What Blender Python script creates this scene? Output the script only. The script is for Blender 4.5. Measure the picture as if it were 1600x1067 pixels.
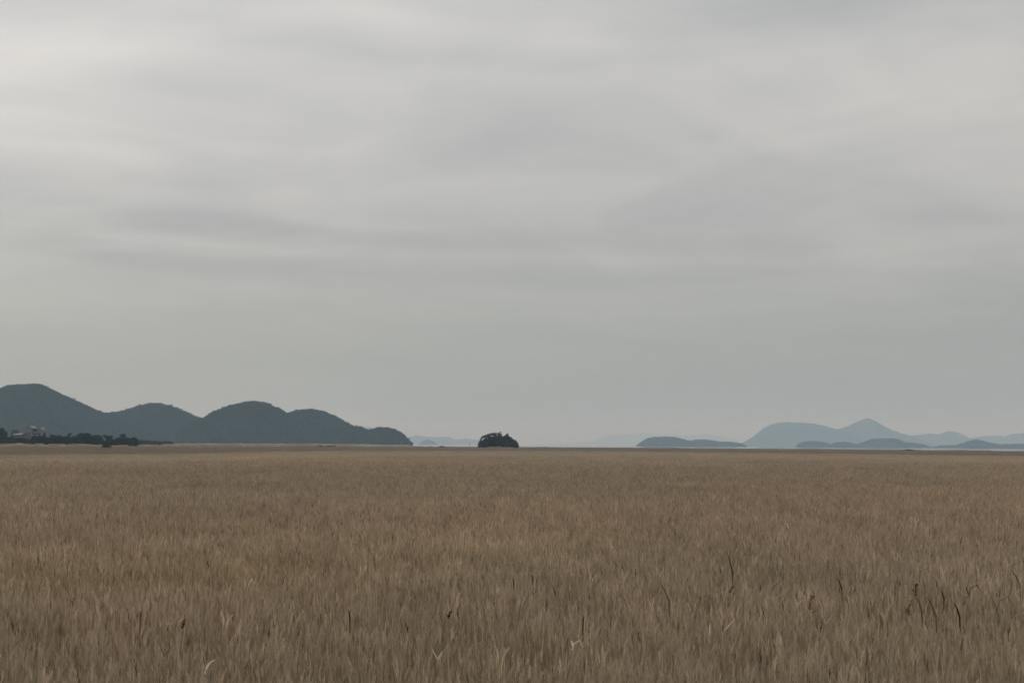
import bpy, math, random
import numpy as np
from mathutils import Vector, Matrix

random.seed(7)
rng = np.random.default_rng(11)
scene = bpy.context.scene
for o in list(bpy.data.objects):
    bpy.data.objects.remove(o)
COL = scene.collection
R = math.radians

# ------------------------------------------------------------------ camera
CAM_H = 5.6                                   # eye height above the tidal flat (viewing bank)
F_PX = 800.0 / math.tan(R(20.0))              # focal length in photograph pixels
PITCH = math.atan(160.5 / F_PX)
ROLL = R(0.35)
cam_data = bpy.data.cameras.new("camera")
cam = bpy.data.objects.new("camera", cam_data)
COL.objects.link(cam)
cam_data.sensor_width = 36.0
cam_data.lens = 18.0 / math.tan(R(20.0))
cam_data.clip_start = 0.1
cam_data.clip_end = 120000.0
CAM_ROT = Matrix.Rotation(R(90) + PITCH, 3, 'X') @ Matrix.Rotation(ROLL, 3, 'Z')
cam.matrix_world = Matrix.Translation((0, 0, CAM_H)) @ CAM_ROT.to_4x4()
scene.camera = cam

# ------------------------------------------------------------------ sky, sun, exposure
SUN_EL, SUN_AZ = R(42), R(-48)                # azimuth measured from +Y (view) towards +X
sun_dir = Vector((math.sin(SUN_AZ) * math.cos(SUN_EL), math.cos(SUN_AZ) * math.cos(SUN_EL), math.sin(SUN_EL)))
SKY_GAIN = 0.94
SEED_A, SEED_B = 11.2, 27.8

world = bpy.data.worlds.new("World")
scene.world = world
world.use_nodes = True
nt = world.node_tree
nt.nodes.clear()


class N:
    """small helper for writing node graphs"""
    def __init__(self, tree):
        self.t = tree

    def new(self, typ, **kw):
        n = self.t.nodes.new(typ)
        for k, v in kw.items():
            setattr(n, k, v)
        return n

    def link(self, a, b):
        self.t.links.new(a, b)

    def put(self, sock, v):
        if hasattr(v, 'is_output') or isinstance(v, bpy.types.NodeSocket):
            self.t.links.new(v, sock)
        else:
            sock.default_value = v

    def math(self, op, a, b=0.0, c=None, clamp=False):
        n = self.new('ShaderNodeMath', operation=op, use_clamp=clamp)
        self.put(n.inputs[0], a)
        self.put(n.inputs[1], b)
        if c is not None:
            self.put(n.inputs[2], c)
        return n.outputs[0]

    def vmath(self, op, a, b=(0, 0, 0)):
        n = self.new('ShaderNodeVectorMath', operation=op)
        self.put(n.inputs[0], a)
        if op == 'SCALE':
            self.put(n.inputs['Scale'], b)
        else:
            self.put(n.inputs[1], b)
        return n.outputs['Value'] if op in ('DOT_PRODUCT', 'LENGTH') else n.outputs[0]

    def comb(self, x, y, z):
        n = self.new('ShaderNodeCombineXYZ')
        for s, v in zip(n.inputs, (x, y, z)):
            self.put(s, v)
        return n.outputs[0]

    def noise(self, vec, scale, detail=4, rough=0.5, dist=0.0, dims='3D'):
        n = self.new('ShaderNodeTexNoise', noise_dimensions=dims)
        if vec is not None:
            self.put(n.inputs['Vector'], vec)
        n.inputs['Scale'].default_value = scale
        n.inputs['Detail'].default_value = detail
        n.inputs['Roughness'].default_value = rough
        n.inputs['Distortion'].default_value = dist
        return n.outputs['Fac']

    def mix(self, fac, a, b):
        n = self.new('ShaderNodeMix', data_type='RGBA')
        self.put(n.inputs[0], fac)
        self.put(n.inputs[6], a)
        self.put(n.inputs[7], b)
        return n.outputs[2]

    def maprange(self, v, a, b, c, d, smooth=False):
        n = self.new('ShaderNodeMapRange')
        n.interpolation_type = 'SMOOTHSTEP' if smooth else 'LINEAR'
        self.put(n.inputs[0], v)
        for s, x in zip(list(n.inputs)[1:5], (a, b, c, d)):
            self.put(s, x)
        return n.outputs[0]


g = N(nt)
tc = g.new('ShaderNodeTexCoord')
dirv = g.vmath('NORMALIZE', tc.outputs['Generated'])
sep = g.new('ShaderNodeSeparateXYZ')
g.link(dirv, sep.inputs[0])
dz = g.math('MAXIMUM', sep.outputs[2], 0.0)
den = g.math('ADD', dz, 0.07)                 # cloud deck seen in perspective, slightly curved down at the rim
u = g.math('DIVIDE', sep.outputs[0], den)
v = g.math('DIVIDE', sep.outputs[1], den)
# streets of stratus running away to the right
th = R(24)
us = g.math('ADD', g.math('MULTIPLY', u, math.cos(th)), g.math('MULTIPLY', v, math.sin(th)))
vs = g.math('SUBTRACT', g.math('MULTIPLY', v, math.cos(th)), g.math('MULTIPLY', u, math.sin(th)))
n_big = g.noise(g.comb(g.math('MULTIPLY', us, 0.50), g.math('MULTIPLY', vs, 0.62), SEED_A), 1.0, 3, 0.5, 0.6)
n_mid = g.noise(g.comb(g.math('MULTIPLY', us, 1.0), g.math('MULTIPLY', vs, 1.05), SEED_B), 1.0, 6, 0.55, 1.3)
n_fin = g.noise(g.comb(g.math('MULTIPLY', us, 4.0), g.math('MULTIPLY', vs, 6.0), 1.7), 1.0, 6, 0.6, 0.6)
# overcast luminance: dull rim, brighter deck, brightest overhead
cie = g.math('MULTIPLY', g.math('ADD', g.maprange(dz, 0.0, 0.19, 0.372, 0.50, True), g.math('MULTIPLY', dz, 0.42)), SKY_GAIN)
# the relief of the deck washes out towards the rim, where many layers overlap
relief = g.maprange(dz, 0.02, 0.20, 0.10, 1.0, True)
mod = g.math('ADD', g.math('MULTIPLY', g.math('SUBTRACT', n_big, 0.5), 1.0),
             g.math('ADD', g.math('MULTIPLY', g.math('SUBTRACT', n_mid, 0.5), 0.50),
                    g.math('MULTIPLY', g.math('SUBTRACT', n_fin, 0.5), 0.06)))
mod = g.math('ADD', 1.0, g.math('MULTIPLY', mod, relief))
# light of the hidden sun coming through the deck
cosg = g.math('MAXIMUM', g.vmath('DOT_PRODUCT', dirv, tuple(sun_dir)), 0.0)
glow = g.math('ADD', 0.90, g.math('MULTIPLY', g.math('POWER', cosg, 5.0), 0.75))
lum = g.math('MULTIPLY', g.math('MULTIPLY', cie, mod), glow)
tint = g.mix(g.maprange(mod, 0.82, 1.2, 0.0, 1.0), (0.982, 0.995, 1.0, 1), (1.0, 0.982, 0.945, 1))
tint = g.mix(g.maprange(dz, 0.0, 0.2, 0.0, 1.0, True), (0.945, 1.0, 0.935, 1), tint)
cloud = g.vmath('SCALE', tint, g.math('MULTIPLY', lum, 10.0))
sky = g.new('ShaderNodeTexSky', sky_type='NISHITA')
sky.sun_disc = False
sky.sun_elevation = SUN_EL
sky.sun_rotation = SUN_AZ
sky.air_density = 1.0
sky.dust_density = 3.0
skymix = g.mix(0.94, sky.outputs[0], cloud)
bg = g.new('ShaderNodeBackground')
bg.inputs['Strength'].default_value = 0.1
g.link(skymix, bg.inputs['Color'])
wo = g.new('ShaderNodeOutputWorld')
g.link(bg.outputs[0], wo.inputs['Surface'])

sun_data = bpy.data.lights.new("sun", 'SUN')
sun_data.energy = 0.6
sun_data.angle = R(24)
sun_data.color = (1.0, 0.95, 0.88)
sun = bpy.data.objects.new("sun", sun_data)
COL.objects.link(sun)
sun.rotation_euler = (-sun_dir).to_track_quat('-Z', 'Y').to_euler()

vsn = scene.view_settings
vsn.view_transform = 'Standard'
vsn.look = 'None'
vsn.exposure = 0.0
vsn.gamma = 1.0
vsn.use_curve_mapping = False
scene.render.engine = 'CYCLES'
cy = scene.cycles
cy.max_bounces = 8
cy.diffuse_bounces = 4
cy.glossy_bounces = 3
cy.transmission_bounces = 4
cy.transparent_max_bounces = 8
cy.volume_bounces = 3
cy.use_denoising = True

# ------------------------------------------------------------------ helpers
def ray(px, py):
    return (CAM_ROT @ Vector(((px - 800.0) / F_PX, -(py - 533.5) / F_PX, -1.0))).normalized()


def at(px, py, dist):
    """the point seen at a photograph pixel, at a given ground distance along +Y"""
    d = ray(px, py)
    return Vector((0, 0, CAM_H)) + d * (dist / d.y)


def on_level(px, py, z):
    d = ray(px, py)
    return Vector((0, 0, CAM_H)) + d * ((z - CAM_H) / d.z)


def tag(o, label=None, cat=None, group=None, kind=None):
    if label:
        o['label'] = label
    if cat:
        o['category'] = cat
    if group:
        o['group'] = group
    if kind:
        o['kind'] = kind
    return o


def empty(name, loc):
    o = bpy.data.objects.new(name, None)
    o.empty_display_size = 0.5
    COL.objects.link(o)
    o.location = loc
    return o


def link(name, me, mat=None, parent=None, loc=None):
    o = bpy.data.objects.new(name, me)
    if mat is not None and not me.materials:
        me.materials.append(mat)
    COL.objects.link(o)
    if parent is not None:
        o.parent = parent
    if loc is not None:
        o.location = loc
    return o


class MB:
    """collects quads/triangles with a colour for each point"""
    def __init__(self):
        self.v, self.f, self.c = [], [], []

    def ribbon(self, pts, widths, side, col):
        base = len(self.v)
        for p, w in zip(pts, widths):
            self.v.append(p - side * (w / 2))
            self.v.append(p + side * (w / 2))
            self.c += [col, col]
        for i in range(len(pts) - 1):
            a = base + 2 * i
            self.f.append((a, a + 1, a + 3, a + 2))

    def tube(self, pts, radii, col, n=3):
        base = len(self.v)
        for k, (p, r) in enumerate(zip(pts, radii)):
            t = (pts[min(k + 1, len(pts) - 1)] - pts[max(k - 1, 0)]).normalized()
            a = t.cross(Vector((0.3, 1, 0.1))).normalized()
            b = t.cross(a).normalized()
            for j in range(n):
                an = 2 * math.pi * j / n
                self.v.append(p + (a * math.cos(an) + b * math.sin(an)) * r)
                self.c.append(col)
        for k in range(len(pts) - 1):
            for j in range(n):
                a0 = base + k * n + j
                a1 = base + k * n + (j + 1) % n
                self.f.append((a0, a1, a1 + n, a0 + n))
        self.f.append(tuple(base + (len(pts) - 1) * n + j for j in range(n)))

    def box(self, lo, hi, col=(1, 1, 1)):
        b = len(self.v)
        x0, y0, z0 = lo
        x1, y1, z1 = hi
        for z in (z0, z1):
            for x, y in ((x0, y0), (x1, y0), (x1, y1), (x0, y1)):
                self.v.append(Vector((x, y, z)))
                self.c.append(col)
        for q in ((3, 2, 1, 0), (4, 5, 6, 7), (0, 1, 5, 4), (1, 2, 6, 5), (2, 3, 7, 6), (3, 0, 4, 7)):
            self.f.append(tuple(b + i for i in q))

    def quad(self, a, b, c, d, col=(1, 1, 1)):
        k = len(self.v)
        self.v += [a, b, c, d]
        self.c += [col] * 4
        self.f.append((k, k + 1, k + 2, k + 3))

    def mesh(self, name, smooth=False):
        me = bpy.data.meshes.new(name)
        me.from_pydata([tuple(p) for p in self.v], [], self.f)
        at_ = me.color_attributes.new("tint", 'FLOAT_COLOR', 'POINT')
        arr = np.ones((len(self.v), 4), np.float32)
        arr[:, :3] = np.array(self.c, np.float32).reshape(-1, 3)
        at_.data.foreach_set("color", arr.ravel())
        if smooth:
            me.polygons.foreach_set("use_smooth", [True] * len(me.polygons))
        me.update()
        return me


_perm = np.random.default_rng(3).random((256, 256))


def vnoise(x, y):
    """smooth value noise 0..1 on arrays"""
    x = np.asarray(x, float)
    y = np.asarray(y, float)
    xi, yi = np.floor(x).astype(int), np.floor(y).astype(int)
    fx, fy = x - xi, y - yi
    fx, fy = fx * fx * (3 - 2 * fx), fy * fy * (3 - 2 * fy)
    p = lambda i, j: _perm[i % 256, j % 256]
    return ((p(xi, yi) * (1 - fx) + p(xi + 1, yi) * fx) * (1 - fy)
            + (p(xi, yi + 1) * (1 - fx) + p(xi + 1, yi + 1) * fx) * fy)


def fbm(x, y, o=4):
    s, a, t = 0.0, 0.5, 0.0
    for k in range(o):
        s = s + a * vnoise(np.asarray(x) * 2 ** k + 17 * k, np.asarray(y) * 2 ** k + 5 * k)
        t += a
        a *= 0.5
    return s / t


def material(name):
    m = bpy.data.materials.new(name)
    m.use_nodes = True
    m.node_tree.nodes.clear()
    k = N(m.node_tree)
    out = k.new('ShaderNodeOutputMaterial')
    return m, k, out


def simple(name, col, rough=0.8, var=0.25, scale=1.0, spec=0.3):
    m, k, out = material(name)
    tcn = k.new('ShaderNodeTexCoord')
    n1 = k.noise(tcn.outputs['Object'], scale, 5, 0.6)
    f = k.maprange(n1, 0.3, 0.7, 1 - var, 1 + var)
    c = k.vmath('SCALE', tuple(col), f)
    b = k.new('ShaderNodeBsdfPrincipled')
    k.link(c, b.inputs['Base Color'])
    b.inputs['Roughness'].default_value = rough
    b.inputs['Specular IOR Level'].default_value = spec
    k.link(b.outputs[0], out.inputs['Surface'])
    return m


def plant_material(name, transl=0.25, hue_noise=True, tone_attr=True):
    """dry or green plant matter: colour of each blade x tone of its stand x slow change over the land"""
    m, k, out = material(name)
    a = k.new('ShaderNodeAttribute', attribute_name="tint", attribute_type='GEOMETRY')
    col = a.outputs['Color']
    if tone_attr:
        t = k.new('ShaderNodeAttribute', attribute_name="tone", attribute_type='INSTANCER')
        col = k.vmath('MULTIPLY', col, t.outputs['Vector'])
    if hue_noise:
        geo = k.new('ShaderNodeNewGeometry')
        n1 = k.noise(geo.outputs['Position'], 0.035, 3, 0.55)
        n2 = k.noise(geo.outputs['Position'], 0.6, 2, 0.5)
        col = k.mix(k.maprange(n1, 0.35, 0.65, 0, 1), k.vmath('MULTIPLY', col, (1.02, 0.98, 0.97)),
                    k.vmath('MULTIPLY', col, (0.99, 1.005, 0.955)))
        col = k.vmath('SCALE', col, k.maprange(n2, 0.3, 0.7, 0.92, 1.08))
    d = k.new('ShaderNodeBsdfDiffuse')
    k.link(col, d.inputs['Color'])
    tr = k.new('ShaderNodeBsdfTranslucent')
    k.link(col, tr.inputs['Color'])
    mx = k.new('ShaderNodeMixShader')
    mx.inputs[0].default_value = transl
    k.link(d.outputs[0], mx.inputs[1])
    k.link(tr.outputs[0], mx.inputs[2])
    k.link(mx.outputs[0], out.inputs['Surface'])
    return m


MAT_REED = plant_material("reed", 0.22)
MAT_REED_SOLO = plant_material("reed_single", 0.2, False, False)
MAT_LEAF = plant_material("leaf", 0.15, False, False)
MAT_FOREST = plant_material("forest_leaf", 0.1, False, True)
MAT_BARK = simple("bark", (0.05, 0.042, 0.035), 0.9, 0.3, 3.0)
MAT_WALL = simple("rendered_wall", (0.20, 0.20, 0.195), 0.85, 0.10, 0.6)
MAT_GREYWALL = simple("grey_wall", (0.085, 0.087, 0.09), 0.85, 0.12, 0.6)
MAT_ROOF_PALE = simple("pale_sheet_roof", (0.20, 0.207, 0.215), 0.7, 0.08, 0.8)
MAT_ROOF_DARK = simple("dark_roof", (0.07, 0.075, 0.08), 0.7, 0.15, 0.8)
MAT_PANE = simple("window_pane", (0.03, 0.035, 0.04), 0.15, 0.1, 1.0, 0.5)
MAT_FRAME = simple("window_frame", (0.2, 0.2, 0.195), 0.6, 0.05, 1.0)
MAT_POST = simple("weathered_post", (0.10, 0.085, 0.065), 0.9, 0.3, 2.0)

# ground: damp mud with straw litter
m, k, out = material("mud_and_litter")
geo = k.new('ShaderNodeNewGeometry')
n1 = k.noise(geo.outputs['Position'], 0.02, 5, 0.6)
n2 = k.noise(geo.outputs['Position'], 2.5, 4, 0.65)
c = k.mix(k.maprange(n1, 0.35, 0.65, 0, 1), (0.13, 0.105, 0.07, 1), (0.18, 0.145, 0.095, 1))
c = k.vmath('SCALE', c, k.maprange(n2, 0.25, 0.75, 0.75, 1.2))
b = k.new('ShaderNodeBsdfPrincipled')
k.link(c, b.inputs['Base Color'])
b.inputs['Roughness'].default_value = 0.9
k.link(b.outputs[0], out.inputs['Surface'])
MAT_GROUND = m

m, k, out = material("dry_grass_bank")
geo = k.new('ShaderNodeNewGeometry')
n1 = k.noise(geo.outputs['Position'], 0.05, 5, 0.6)
n2 = k.noise(geo.outputs['Position'], 1.2, 4, 0.65)
c = k.mix(k.maprange(n1, 0.35, 0.65, 0, 1), (0.165, 0.137, 0.092, 1), (0.225, 0.188, 0.13, 1))
c = k.vmath('SCALE', c, k.maprange(n2, 0.25, 0.75, 0.8, 1.15))
b = k.new('ShaderNodeBsdfPrincipled')
k.link(c, b.inputs['Base Color'])
b.inputs['Roughness'].default_value = 0.95
b.inputs['Specular IOR Level'].default_value = 0.1
k.link(b.outputs[0], out.inputs['Surface'])
MAT_BANK = m

m, k, out = material("forest_floor")
geo = k.new('ShaderNodeNewGeometry')
n1 = k.noise(geo.outputs['Position'], 0.01, 6, 0.6)
n2 = k.noise(geo.outputs['Position'], 0.12, 4, 0.6)
c = k.mix(k.maprange(n1, 0.35, 0.65, 0, 1), (0.028, 0.033, 0.029, 1), (0.042, 0.046, 0.040, 1))
c = k.vmath('SCALE', c, k.maprange(n2, 0.25, 0.75, 0.7, 1.3))
b = k.new('ShaderNodeBsdfDiffuse')
k.link(c, b.inputs['Color'])
k.link(b.outputs[0], out.inputs['Surface'])
MAT_HILL = m

m, k, out = material("tidal_water")
geo = k.new('ShaderNodeNewGeometry')
n1 = k.noise(geo.outputs['Position'], 0.35, 4, 0.6)
bp = k.new('ShaderNodeBump')
bp.inputs['Strength'].default_value = 0.10
bp.inputs['Distance'].default_value = 0.25
k.link(n1, bp.inputs['Height'])
b = k.new('ShaderNodeBsdfPrincipled')
b.inputs['Base Color'].default_value = (0.05, 0.05, 0.045, 1)
b.inputs['Roughness'].default_value = 0.06
b.inputs['IOR'].default_value = 1.33
k.link(bp.outputs[0], b.inputs['Normal'])
k.link(b.outputs[0], out.inputs['Surface'])
MAT_WATER = m

# ------------------------------------------------------------------ ground and water
FAR = 31000.0


def edge_dist(tanaz):
    """distance (along Y) of the far edge of the reed bed for a lateral direction x/y"""
    xs = [-0.75, -0.40, -0.364, -0.23, -0.07, 0.09, 0.25, 0.364, 0.45, 0.75]
    ys = [620., 690., 720., 900., 1450., 1600., 1350., 1150., 1100., 1000.]
    return np.interp(tanaz, xs, ys)


def ground_z(x, y):
    x = np.asarray(x, float)
    y = np.asarray(y, float)
    t = x / np.maximum(y, 1.0)
    e = edge_dist(t)
    # to the left the land goes on behind the levee, elsewhere the flat sinks below the water
    land = np.clip((-0.085 - t) / 0.02, 0, 1)
    sea = np.clip((y - e - 15) / 60, 0, 1) * (1 - land)
    return 0.3 + 0.10 * (fbm(x / 90, y / 90) - 0.5) - 2.4 * sea * sea * (3 - 2 * sea)


def grid_mesh(name, xs, ys, zf, smooth=True):
    X, Y = np.meshgrid(xs, ys)
    Z = zf(X, Y)
    nx, ny = len(xs), len(ys)
    V = np.stack([X, Y, Z], -1).reshape(-1, 3)
    idx = np.arange(nx * ny).reshape(ny, nx)
    Fq = np.stack([idx[:-1, :-1], idx[:-1, 1:], idx[1:, 1:], idx[1:, :-1]], -1).reshape(-1, 4)
    me = bpy.data.meshes.new(name)
    me.from_pydata(V.tolist(), [], Fq.tolist())
    if smooth:
        me.polygons.foreach_set("use_smooth", [True] * len(me.polygons))
    me.update()
    return me


half = np.concatenate([np.arange(0, 700, 14.), np.geomspace(700, FAR, 34)])
xs = np.concatenate([-half[:0:-1], half])
ys = np.concatenate([[-3000., -600., -100.], np.arange(0, 1700, 14.), np.geomspace(1700, FAR, 26)])
tag(link("ground", grid_mesh("ground", xs, ys, ground_z), MAT_GROUND),
    "brown muddy ground under the reeds, reaching to the bay", None, None, "structure")
wm = bpy.data.meshes.new("water")
wm.from_pydata([(-FAR, -2900, 0), (FAR, -2900, 0), (FAR, FAR, 0), (-FAR, FAR, 0)], [], [(0, 1, 2, 3)])
tag(link("water", wm, MAT_WATER), "pale strip of calm tidal water beyond the reeds", None, None, "structure")

# ------------------------------------------------------------------ scattering (one object that carries many plants)
def scatter(name, pts, rot, scl, idx, tone, protos):
    """vertices carry the plants; every plant is an instance of one of the prototype meshes"""
    me = bpy.data.meshes.new(name)
    n = len(pts)
    me.vertices.add(n)
    me.vertices.foreach_set("co", np.asarray(pts, np.float32).ravel())
    for nm, typ, key, arr in (("rot", 'FLOAT_VECTOR', "vector", rot), ("scl", 'FLOAT_VECTOR', "vector", scl),
                              ("tone", 'FLOAT_VECTOR', "vector", tone), ("variant", 'INT', "value", idx)):
        a_ = me.attributes.new(nm, typ, 'POINT')
        a_.data.foreach_set(key, np.asarray(arr, np.int32 if typ == 'INT' else np.float32).ravel())
    me.update()
    ob = bpy.data.objects.new(name, me)
    COL.objects.link(ob)
    ng = bpy.data.node_groups.new(name, 'GeometryNodeTree')
    ng.interface.new_socket("Geometry", in_out='INPUT', socket_type='NodeSocketGeometry')
    ng.interface.new_socket("Geometry", in_out='OUTPUT', socket_type='NodeSocketGeometry')
    nd, lk = ng.nodes, ng.links
    gi, go = nd.new('NodeGroupInput'), nd.new('NodeGroupOutput')
    m2p = nd.new('GeometryNodeMeshToPoints')
    lk.new(gi.outputs[0], m2p.inputs[0])
    iop = nd.new('GeometryNodeInstanceOnPoints')
    lk.new(m2p.outputs[0], iop.inputs['Points'])
    join = nd.new('GeometryNodeJoinGeometry')
    for po in reversed(protos):               # the join node lists its last link first
        oi = nd.new('GeometryNodeObjectInfo')
        oi.inputs['Object'].default_value = po
        oi.inputs['As Instance'].default_value = False
        g2i = nd.new('GeometryNodeGeometryToInstance')
        lk.new(oi.outputs['Geometry'], g2i.inputs[0])
        lk.new(g2i.outputs[0], join.inputs[0])
    lk.new(join.outputs[0], iop.inputs['Instance'])
    iop.inputs['Pick Instance'].default_value = True

    def attr(nm, dt):
        q = nd.new('GeometryNodeInputNamedAttribute')
        q.data_type = dt
        q.inputs['Name'].default_value = nm
        return q.outputs['Attribute']
    lk.new(attr("variant", 'INT'), iop.inputs['Instance Index'])
    e2r = nd.new('FunctionNodeEulerToRotation')
    lk.new(attr("rot", 'FLOAT_VECTOR'), e2r.inputs[0])
    lk.new(e2r.outputs[0], iop.inputs['Rotation'])
    lk.new(attr("scl", 'FLOAT_VECTOR'), iop.inputs['Scale'])
    lk.new(iop.outputs[0], go.inputs[0])
    md = ob.modifiers.new("scatter", 'NODES')
    md.node_group = ng
    return ob


def proto(name, me, mat):
    me.materials.append(mat)
    return bpy.data.objects.new(name, me)          # never linked to the scene


# ------------------------------------------------------------------ reeds
STRAW = np.array((0.538, 0.435, 0.303))
BLADE = np.array((0.490, 0.396, 0.283))
PLUME = np.array((0.490, 0.396, 0.296))


def jit(c, r, s=0.16):
    f = 1 + r.normal() * s
    h = r.normal(size=3) * 0.02
    return tuple(np.clip(np.asarray(c) * (f + h), 0.02, 0.8))


def reed_stalk(mb, r, x, y, h, detail=1.0, odd=True, bt=1.0):
    lean = r.normal(0.012, 0.035)
    leany = r.normal(0, 0.035)
    bend = r.normal(0.015, 0.04)
    pts = []
    for t in (0, 0.4, 0.75, 1.0):
        pts.append(Vector((x + lean * h * t + bend * t * t * h * 0.6, y + leany * h * t, h * t)))
    rad = r.uniform(0.0028, 0.0048)
    mb.tube(pts, [rad, rad, rad * 0.8, rad * 0.5], jit(STRAW * bt, r, 0.14))

    def along(t):
        s = t * 3
        i = min(int(s), 2)
        return pts[i].lerp(pts[i + 1], s - i)
    # leaves along the upper part
    for q in range(int(r.integers(4, 7))):
        t = r.uniform(0.30, 0.95)
        p = along(t)
        an = r.uniform(0, 6.28)
        d = Vector((math.cos(an), math.sin(an), 0))
        L = r.uniform(0.28, 0.60)
        up = r.uniform(0.75, 1.15)
        droop = r.uniform(0.0, 0.45) if r.random() < 0.8 else r.uniform(0.6, 1.3)
        col = jit(BLADE * bt, r, 0.17)
        w = r.uniform(0.006, 0.013)
        if odd:
            z = r.random()
            if z < 0.009:
                col = jit((0.13, 0.09, 0.055), r, 0.2)
                w *= 1.6
            elif z < 0.015:
                col = jit((0.62, 0.55, 0.43), r, 0.1)
        spread = r.uniform(0.04, 0.18)
        side = Vector((-d.y, d.x, 0)) * 0.9 + Vector((0, 0, r.normal(0, 0.3)))
        side.normalize()
        q_pts = []
        for s in (0, 0.35, 0.7, 1.0):
            q_pts.append(p + d * (L * s * spread) + Vector((0, 0, L * (up * s - droop * s * s))))
        mb.ribbon(q_pts, [w * 0.6, w, w * 0.75, w * 0.1], side, col)
    # plume: a nodding one-sided panicle
    if r.random() < 0.72:
        top = pts[-1]
        L = r.uniform(0.20, 0.34)
        nod = r.normal(0.05, 0.15)
        ny = r.normal(0, 0.15)
        pc = jit(PLUME * bt, r, 0.16)
        if odd and r.random() < 0.02:
            pc = jit((0.13, 0.095, 0.065), r, 0.2)
        nb = int(12 * detail)
        for q in range(nb):
            t = (q + r.random()) / nb
            p = top + Vector((nod * L * t * t, ny * L * t * t, L * t * 0.85))
            an = r.uniform(0, 6.28)
            ll = L * (0.55 - 0.30 * t)
            d = Vector((math.cos(an) * 0.15 + nod * 0.4, math.sin(an) * 0.15 + ny * 0.4, r.uniform(0.6, 1.0)))
            d.normalize()
            side = d.cross(Vector((r.normal(), r.normal(), 0.2))).normalized()
            ww = 0.0105 * (1.1 - 0.55 * t)
            mb.ribbon([p, p + d * ll * 0.55, p + d * ll + Vector((nod * 0.03, 0, -0.02))], [ww * 0.5, ww, ww * 0.25],
                      side, tuple(np.array(pc) * r.uniform(0.9, 1.1)))


near_protos, far_protos = [], []
for q in range(12):
    r = np.random.default_rng(100 + q)
    mb = MB()
    for cl in range(24):                           # stalks stand in small bunches
        bx_, by_, bh_, bt_ = r.uniform(-0.62, 0.62), r.uniform(-0.62, 0.62), r.normal(1.72, 0.15), r.normal(1.0, 0.13)
        for s in range(int(r.integers(3, 7))):
            reed_stalk(mb, r, bx_ + r.normal(0, 0.06), by_ + r.normal(0, 0.06), r.normal(bh_, 0.10), 1.0, True, bt_)
    near_protos.append(proto("reed_tuft_%d" % q, mb.mesh("reed_tuft"), MAT_REED))
for q in range(8):
    r = np.random.default_rng(300 + q)
    mb = MB()
    for s in range(760):
        x, y = r.uniform(-3.4, 3.4, 2)
        h = r.normal(1.95, 0.17)
        lean = r.normal(0.015, 0.05) * h
        c1 = jit(BLADE * 0.98, r, 0.15)
        c2 = jit(PLUME * 1.08, r, 0.15)
        if r.random() < 0.01:
            c2 = jit((0.15, 0.11, 0.075), r, 0.2)
        an = r.uniform(-0.7, 0.7)
        side = Vector((math.cos(an), math.sin(an), 0))
        w = r.uniform(0.015, 0.035)
        mb.ribbon([Vector((x, y, 0)), Vector((x + lean * 0.6, y, h * 0.6)), Vector((x + lean, y, h * 0.92))],
                  [w, w * 1.2, w * 0.5], side, c1)
        pl = r.uniform(0.2, 0.32)
        mb.ribbon([Vector((x + lean * 0.9, y, h * 0.86)), Vector((x + lean + 0.03, y, h * 0.86 + pl * 0.55)),
                   Vector((x + lean + r.normal(0.02, 0.04), y + 0.02, h * 0.86 + pl))], [0.02, 0.055, 0.012], side, c2)
    far_protos.append(proto("reed_patch_%d" % q, mb.mesh("reed_patch"), MAT_REED))

TAN_LIM = 0.50                                  # the bed is planted a good way beyond both sides of the view
pts, rot, scl, var, tone = [], [], [], [], []


def veg_tone(x, y):
    """colour of the stands: straw, with browner and yellower patches; a dark old stand towards the shore"""
    n = fbm(x / 26, y / 26, 3)
    n2 = fbm(x / 110 + 40, y / 60 + 9, 3)
    n3 = fbm(x / 7 + 4, y / 7 + 77, 2)
    f = 1 + 0.16 * (n - 0.5) + 0.10 * (n2 - 0.5) + 0.16 * (n3 - 0.5)
    d = y + 60 * (fbm(x / 160, y / 200) - 0.5)
    e = edge_dist(x / np.maximum(y, 1))
    old = np.clip((d - 0.42 * e) / (0.05 * e), 0, 1)
    pale = np.exp(-((d - 0.31 * e) / (0.07 * e)) ** 2)
    f = f * (1 - 0.30 * old + 0.10 * pale)
    warm = np.clip((n - 0.5) * 3, -1, 1)
    yel = np.exp(-(((x + 9) / 7) ** 2 + ((y - 37) / 7) ** 2))          # a yellower stand on the left
    return np.stack([f * (1 + 0.015 * warm), f * (1 - 0.005 * warm + 0.008 * yel), f * (1 - 0.03 * warm - 0.06 * yel)], -1)


def add(px, py, v0, v1, s_lo, s_hi, rmax):
    n = len(px)
    z = ground_z(px, py) - 0.03
    far_ = np.clip((py / edge_dist(px / np.maximum(py, 1)) - 0.5) / 0.3, 0, 1)
    hs = 0.85 * far_ * (fbm(px / 35 + 3, py / 18, 4) - 0.5) + 0.83 + 0.20 * fbm(px / 5.5, py / 5.5, 3) + 0.14 * fbm(px / 1.9 + 7, py / 1.9, 2) + 0.10 * (fbm(px / 45 + 9, py / 45, 2) - 0.5) + rng.normal(0, 0.025, n)
    pts.append(np.stack([px, py, z], -1))
    rot.append(np.stack([rng.normal(0, 0.02, n), rng.normal(0, 0.02, n), rng.uniform(-rmax, rmax, n)], -1))
    s = rng.uniform(s_lo, s_hi, n)
    scl.append(np.stack([s, s, hs], -1))
    var.append(rng.integers(v0, v1, n))
    tn = veg_tone(px, py) * (1 + rng.normal(0, 0.05, (n, 1))) * (1.0 if v0 == 0 else 0.90)
    tone.append(tn)


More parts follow.
